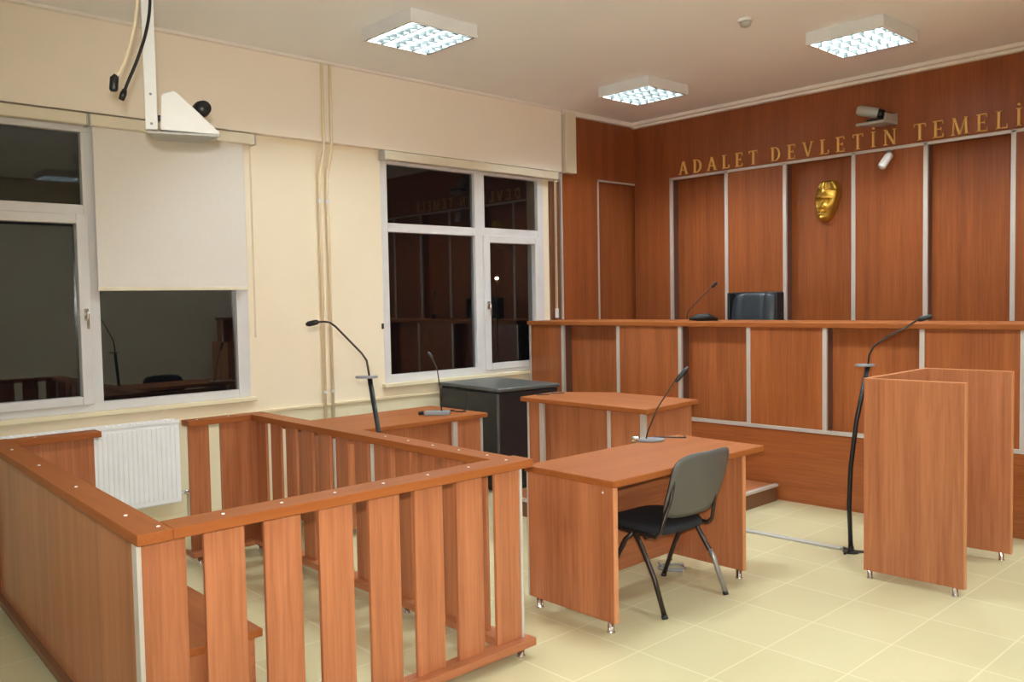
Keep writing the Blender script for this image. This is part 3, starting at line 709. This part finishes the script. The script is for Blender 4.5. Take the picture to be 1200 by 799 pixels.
# ------------------------------------------------------------------ gold letters
def q2(a, b, w): return [(a[0]-w/2, a[1]), (a[0]+w/2, a[1]), (b[0]+w/2, b[1]), (b[0]-w/2, b[1])]
def rc(x0, x1, y0, y1): return [(x0, y0), (x1, y0), (x1, y1), (x0, y1)]
SF = .055
def glyph(ch):
    p = []
    ser = lambda x, y, w: p.append(rc(x-w/2, x+w/2, y, y+SF))
    if ch == 'A': p += [q2((.10, 0), (.40, 1), .075), q2((.72, 0), (.42, 1), .14), rc(.20, .62, .32, .38)]; ser(.10, 0, .2); ser(.72, 0, .26)
    if ch == 'D':
        p.append(rc(.10, .23, 0, 1)); N = 14
        for i in range(N):
            a0 = -PI/2+PI*i/N; a1 = -PI/2+PI*(i+1)/N
            o = lambda a: (.30+.46*math.cos(a), .5+.5*math.sin(a)); n = lambda a: (.30+.32*math.cos(a), .5+.44*math.sin(a))
            p.append([n(a0), o(a0), o(a1), n(a1)])
        p += [rc(.02, .31, 0, SF), rc(.02, .31, 1-SF, 1)]
    if ch == 'E': p += [rc(.10, .23, 0, 1), rc(.02, .62, 0, SF), rc(.02, .60, 1-SF, 1), rc(.2, .46, .48, .53), rc(.57, .62, 0, .22), rc(.55, .60, .8, 1), rc(.43, .47, .42, .6)]
    if ch == 'L': p += [rc(.10, .23, 0, 1), rc(.02, .62, 0, SF), rc(.57, .62, 0, .25), rc(.02, .33, 1-SF, 1)]
    if ch == 'T': p += [rc(.30, .43, 0, 1), rc(.02, .71, 1-SF, 1), rc(.02, .065, .8, 1), rc(.665, .71, .8, 1), rc(.24, .49, 0, SF)]
    if ch == 'V': p += [q2((.42, 0), (.12, 1), .13), q2((.42, 0), (.70, 1), .07), rc(.0, .26, 1-SF, 1), rc(.6, .8, 1-SF, 1)]
    if ch in 'Iİ': p += [rc(.10, .23, 0, 1), rc(.03, .30, 0, SF), rc(.03, .30, 1-SF, 1)]
    if ch == 'İ':
        p.append([(.165+.07*math.cos(2*PI*i/10), 1.2+.07*math.sin(2*PI*i/10)) for i in range(10)])
    if ch == 'N': p += [rc(.10, .165, 0, 1), rc(.68, .745, 0, 1), q2((.70, 0), (.14, 1), .14), rc(.02, .25, 0, SF), rc(.02, .2, 1-SF, 1), rc(.6, .83, 1-SF, 1)]
    if ch == 'M': p += [q2((.10, 0), (.16, 1), .06), q2((.86, 0), (.80, 1), .13), q2((.48, 0), (.18, 1), .12), q2((.48, 0), (.80, 1), .06), rc(.0, .2, 0, SF), rc(.74, .98, 0, SF), rc(.08, .2, 1-SF, 1), rc(.76, .92, 1-SF, 1)]
    return p
WID = {'A': .84, 'D': .80, 'E': .66, 'L': .64, 'T': .74, 'V': .80, 'I': .33, 'İ': .33, 'N': .84, 'M': .98}
ORD = ['first', 'second', 'third', 'fourth', 'fifth', 'sixth', 'seventh', 'eighth']
def word(txt, xa, xb, wn, h=.142):
    tot = sum(WID[c] for c in txt)*h; gap = (xb-xa-tot)/(len(txt)-1); x = xa
    for i, c in enumerate(txt):
        mb = MB()
        for poly in glyph(c):
            mb.extr([(x+px*h, YB-.018, 3.003+py*h) for px, py in poly], (0, .018, 0))
        o = mb.build('gold_letter', 'goldl'); 
        nm = 'dotted I' if c == 'İ' else c
        tag(o, 'gold capital %s, %s letter of the %s word on the wooden wall' % (nm, ORD[i], wn), 'letter', 'gold letters of the wall inscription')
        x += WID[c]*h+gap
word('ADALET', -5.725, -4.745, 'first'); word('DEVLETİN', -4.60, -3.34, 'middle'); word('TEMELİ', -3.19, -2.325, 'last', .148)

# gold mask (generic face relief)
def mask():
    NU, NV = 40, 56; vs = []; fs = []
    cx, cz, W, H = -4.06, 2.566, .124, .202
    for j in range(NV+1):
        v = -1+2*j/NV
        # half width along height
        if v > .2: hw = W*math.sqrt(max(0, 1-((v-.2)/.8)**2.6))
        else: hw = W*(1-.50*((.2-v)/1.2)**1.5)*math.sqrt(max(0, 1-max(0, (-v-.72)/.28)**2.4))
        skew = .030*v
        for i in range(NU+1):
            u = -1+2*i/NU
            x = u*hw+skew; z = v*H
            dpt = .075*math.sqrt(max(0, 1-abs(u)**2.3))*(.72+.28*(1-v*v))*min(1, hw/W*1.6)
            g = lambda uc, vc, su, sv, a: a*math.exp(-((u-uc)/su)**2-((v-vc)/sv)**2)
            dpt += g(-.08, .42, .5, .22, .012)                      # forehead
            dpt += g(-.1, .12, .55, .05, .016)                     # brow ridge
            dpt -= g(-.45, -.02, .2, .09, .02)+g(.30, -.02, .2, .09, .02)   # eye sockets
            dpt += g(-.45, -.03, .1, .035, .008)+g(.30, -.03, .1, .035, .008)
            dpt += g(-.10, -.20, .10, .20, .022)+g(-.10, -.32, .15, .06, .014)   # nose
            dpt -= g(-.1, -.43, .3, .03, .006)
            dpt += g(-.1, -.50, .30, .045, .012); dpt -= g(-.1, -.565, .34, .02, .010); dpt += g(-.1, -.62, .26, .045, .010)  # mouth
            dpt += g(-.1, -.83, .28, .10, .014)                     # chin
            dpt += g(.45, -.30, .25, .2, .008)+g(-.62, -.30, .2, .2, .008)
            if v > .55+.25*u*u*.0-.10*u: dpt += .010+.004*math.sin(u*16+v*9)      # swept hair
            base = .075*math.sqrt(max(0, 1-abs(u)**2.3))*(.72+.28*(1-v*v))*min(1, hw/W*1.6)
            dpt = base+(dpt-base)*1.6
            dpt = max(dpt, 0)*min(1, (1-abs(u))*8)*min(1, (1-abs(v))*12)
            vs.append((cx+x, YB+.118-dpt-.012, cz+z))
    for j in range(NV):
        for i in range(NU):
            a = j*(NU+1)+i; fs.append((a, a+1, a+NU+2, a+NU+1))
    K = len(vs); rim = [i for i in range(NU+1)]+[j*(NU+1)+NU for j in range(1, NV+1)]+[NV*(NU+1)+i for i in range(NU-1, -1, -1)]+[j*(NU+1) for j in range(NV-1, 0, -1)]
    back = []
    for a in rim: vs.append((vs[a][0], YB+.1245, vs[a][2])); back.append(len(vs)-1)
    n = len(rim)
    for k in range(n): fs.append((rim[k], back[k], back[(k+1) % n], rim[(k+1) % n]))
    fs.append(tuple(back))
    mb = MB(); mb.add(vs, fs); o = mb.build('wall_mask', 'gold', None, 0, True)
    tag(o, 'golden sculpted face mask hung on the wooden back wall', 'mask')
mask()

# projector-like camera on shelf, and small camera
t = thing('wall_camera', 'grey camera on a white shelf bracket above the gold lettering', 'camera', (-3.5, YB, 3.2))
mb = MB(); mb.prism([(-3.62, YB-.22), (-3.36, YB-.22), (-3.335, YB), (-3.47, YB)], 3.175, 3.20); mb.box(-3.47, -3.335, YB-.02, YB, 3.175, 3.275); mb.prism([(-3.36, YB-.22), (-3.35, YB-.22), (-3.335, YB), (-3.345, YB)], 3.19, 3.26); mb.build('shelf', 'greyp', t, .004)
mb = MB(); mb.box(-3.55, -3.43, YB-.16, YB-.06, 3.20, 3.235); mb.build('camera_base', 'black', t, .006)
mb = MB(); mb.tube([(-3.63, YB-.17, 3.33), (-3.61, YB-.165, 3.325), (-3.47, YB-.10, 3.285)], [.035, .047, .047], 16); mb.build('camera_body', 'greyp', t, 0.004, True)
mb = MB(); mb.tube([(-3.475, YB-.103, 3.287), (-3.42, YB-.08, 3.27)], [.045, .038], 16); mb.build('camera_back', 'black', t, 0, True)
t = thing('wall_camera', 'small white spot camera hanging below the lettering\'s silver trim', 'camera', (-3.40, YB, 2.93))
mb = MB(); mb.tube([(-3.40, YB-.001, 2.945), (-3.40, YB-.03, 2.945), (-3.40, YB-.06, 2.915), (-3.40, YB-.065, 2.89)], .014); mb.lathe([(.03, -.012), (.03, 0)], (-3.40, YB-.035, 2.95)); mb.build('bracket', 'greyd', t, 0, True)
mb = MB(); mb.tube([(-3.37, YB-.05, 2.905), (-3.385, YB-.075, 2.89), (-3.42, YB-.13, 2.80), (-3.425, YB-.137, 2.79)], [.024, .036, .036, .028], 16); mb.build('camera_body', 'white', t, 0, True)

# ------------------------------------------------------------------ ceiling bracket near the left window
O = Vector((-3.90, 1.46, 0)); Fv = Vector((-.936, .351, 0)); Rr = Vector((.351, .936, 0))
def pb(a, b, z): return O+Rr*a+Fv*b+up*z
t = thing('ceiling_bracket', 'white ceiling-hung pole with wedge-shaped housing and small black camera', 'bracket', tuple(O+up*2.44))
mb = MB(); mb.extr([pb(a, b, 2.445) for a, b in ((-.026, 0), (.026, 0), (.026, .035), (-.026, .035))], (0, 0, ZC-2.445)); mb.build('pole', 'white', t, .004)
mb = MB()
for z in (2.47, 2.60): mb.tube([pb(.0, -.002, z), pb(.0, .002, z)], .006)
mb.build('bolt', 'greyd', t)
mb = MB(); mb.extr([pb(.035, -.01, 2.445), pb(.285, -.01, 2.435), pb(.285, -.01, 2.447), pb(.11, -.01, 2.615), pb(.095, -.01, 2.622), pb(.05, -.01, 2.605), pb(.042, -.01, 2.59)], Fv*.14); mb.build('wedge_housing', 'white', t, .006)
mb = MB(); mb.extr([pb(a, b, 2.425) for a, b in ((-.02, -.015), (.29, -.015), (.22, .17), (.03, .17))], (0, 0, .010)); mb.build('bottom_plate', 'greyp', t, .002)
mb = MB(); mb.tube([pb(.026, .015, 2.50), pb(.04, .015, 2.50)], .012); mb.build('joint', 'black', t)
mb = MB(); mb.tube([pb(.205, .07, 2.51), pb(.215, .065, 2.545)], .012); mb.tube([pb(.20, .12, 2.56), pb(.215, .06, 2.56), pb(.225, .02, 2.56)], [.033, .038, .032], 18); mb.build('camera', 'black', t, 0, True)
def hang(name, pts, mat, lab, plug):
    cable(name, pts, .0075, mat, lab)
    o = bpy.context.scene.collection.objects[-1] if False else None
ca = cable('hanging_cable', [pb(-.03, -.04, ZC), pb(-.03, -.04, 3.3), pb(-.035, -.04, 3.05), pb(-.055, -.04, 2.88), pb(-.10, -.04, 2.72), pb(-.135, -.04, 2.655)], .0075, 'cream', 'cream loose cable hanging from the ceiling beside the white pole')
mb = MB(); mb.tube([pb(-.133, -.04, 2.66), pb(-.142, -.04, 2.648), pb(-.147, -.04, 2.60), pb(-.147, -.04, 2.592)], [.012, .018, .018, .013], 12); mb.build('plug', 'black', ca, 0, True)
ca = cable('hanging_cable', [pb(.015, -.05, ZC), pb(.015, -.05, 3.2), pb(.013, -.05, 3.0), pb(-.005, -.05, 2.87), pb(-.045, -.05, 2.74), pb(-.09, -.05, 2.63), pb(-.105, -.05, 2.59)], .007, 'black', 'black loose cable hanging in front of the white pole')
mb = MB(); mb.tube([pb(-.102, -.05, 2.60), pb(-.109, -.05, 2.58), pb(-.118, -.05, 2.555)], [.010, .014, .012], 12); mb.build('plug', 'black', ca, 0, True)

# street lamp outside, seen through the far window
D = Vector((-.7459, .6699, .0254))
p = Vector((0, 0, CAMZ))+D*45
t = thing('street_lamp', 'distant lit street lamp glowing orange outside the far window', 'street lamp', (p.x, p.y, -4))
mb = MB(); mb.tube([(p.x, p.y, -4), (p.x, p.y, p.z+.2)], .06); mb.build('post', 'darkmetal', t, 0, True)
mb = MB(); mb.lathe([(.03, -.10), (.09, -.05), (.10, 0), (.07, .06), (.02, .10)], (p.x, p.y, p.z)); mb.build('lamp_globe', 'streetlight', t, 0, True)

# ------------------------------------------------------------------ lights
w = bpy.data.worlds.new('night'); S.world = w; w.use_nodes = True
w.node_tree.nodes['Background'].inputs[0].default_value = (.02, .02, .022, 1); w.node_tree.nodes['Background'].inputs[1].default_value = .15
fl = bpy.data.lights.new('camera_flash', 'SPOT'); fl.shadow_soft_size = .03; fl.spot_size = math.radians(88); fl.spot_blend = 1; fl.energy = 430; fl.color = (1, .95, .88)
fo = bpy.data.objects.new('camera_flash', fl); COL.objects.link(fo)
fo.matrix_world = Matrix.Translation(Vector((0, 0, .12))-f_*.02) @ m

vs_ = S.view_settings
vs_.view_transform = 'Standard'; vs_.look = 'None'; vs_.gamma = 1; vs_.use_curve_mapping = False
vs_.exposure = 0.62
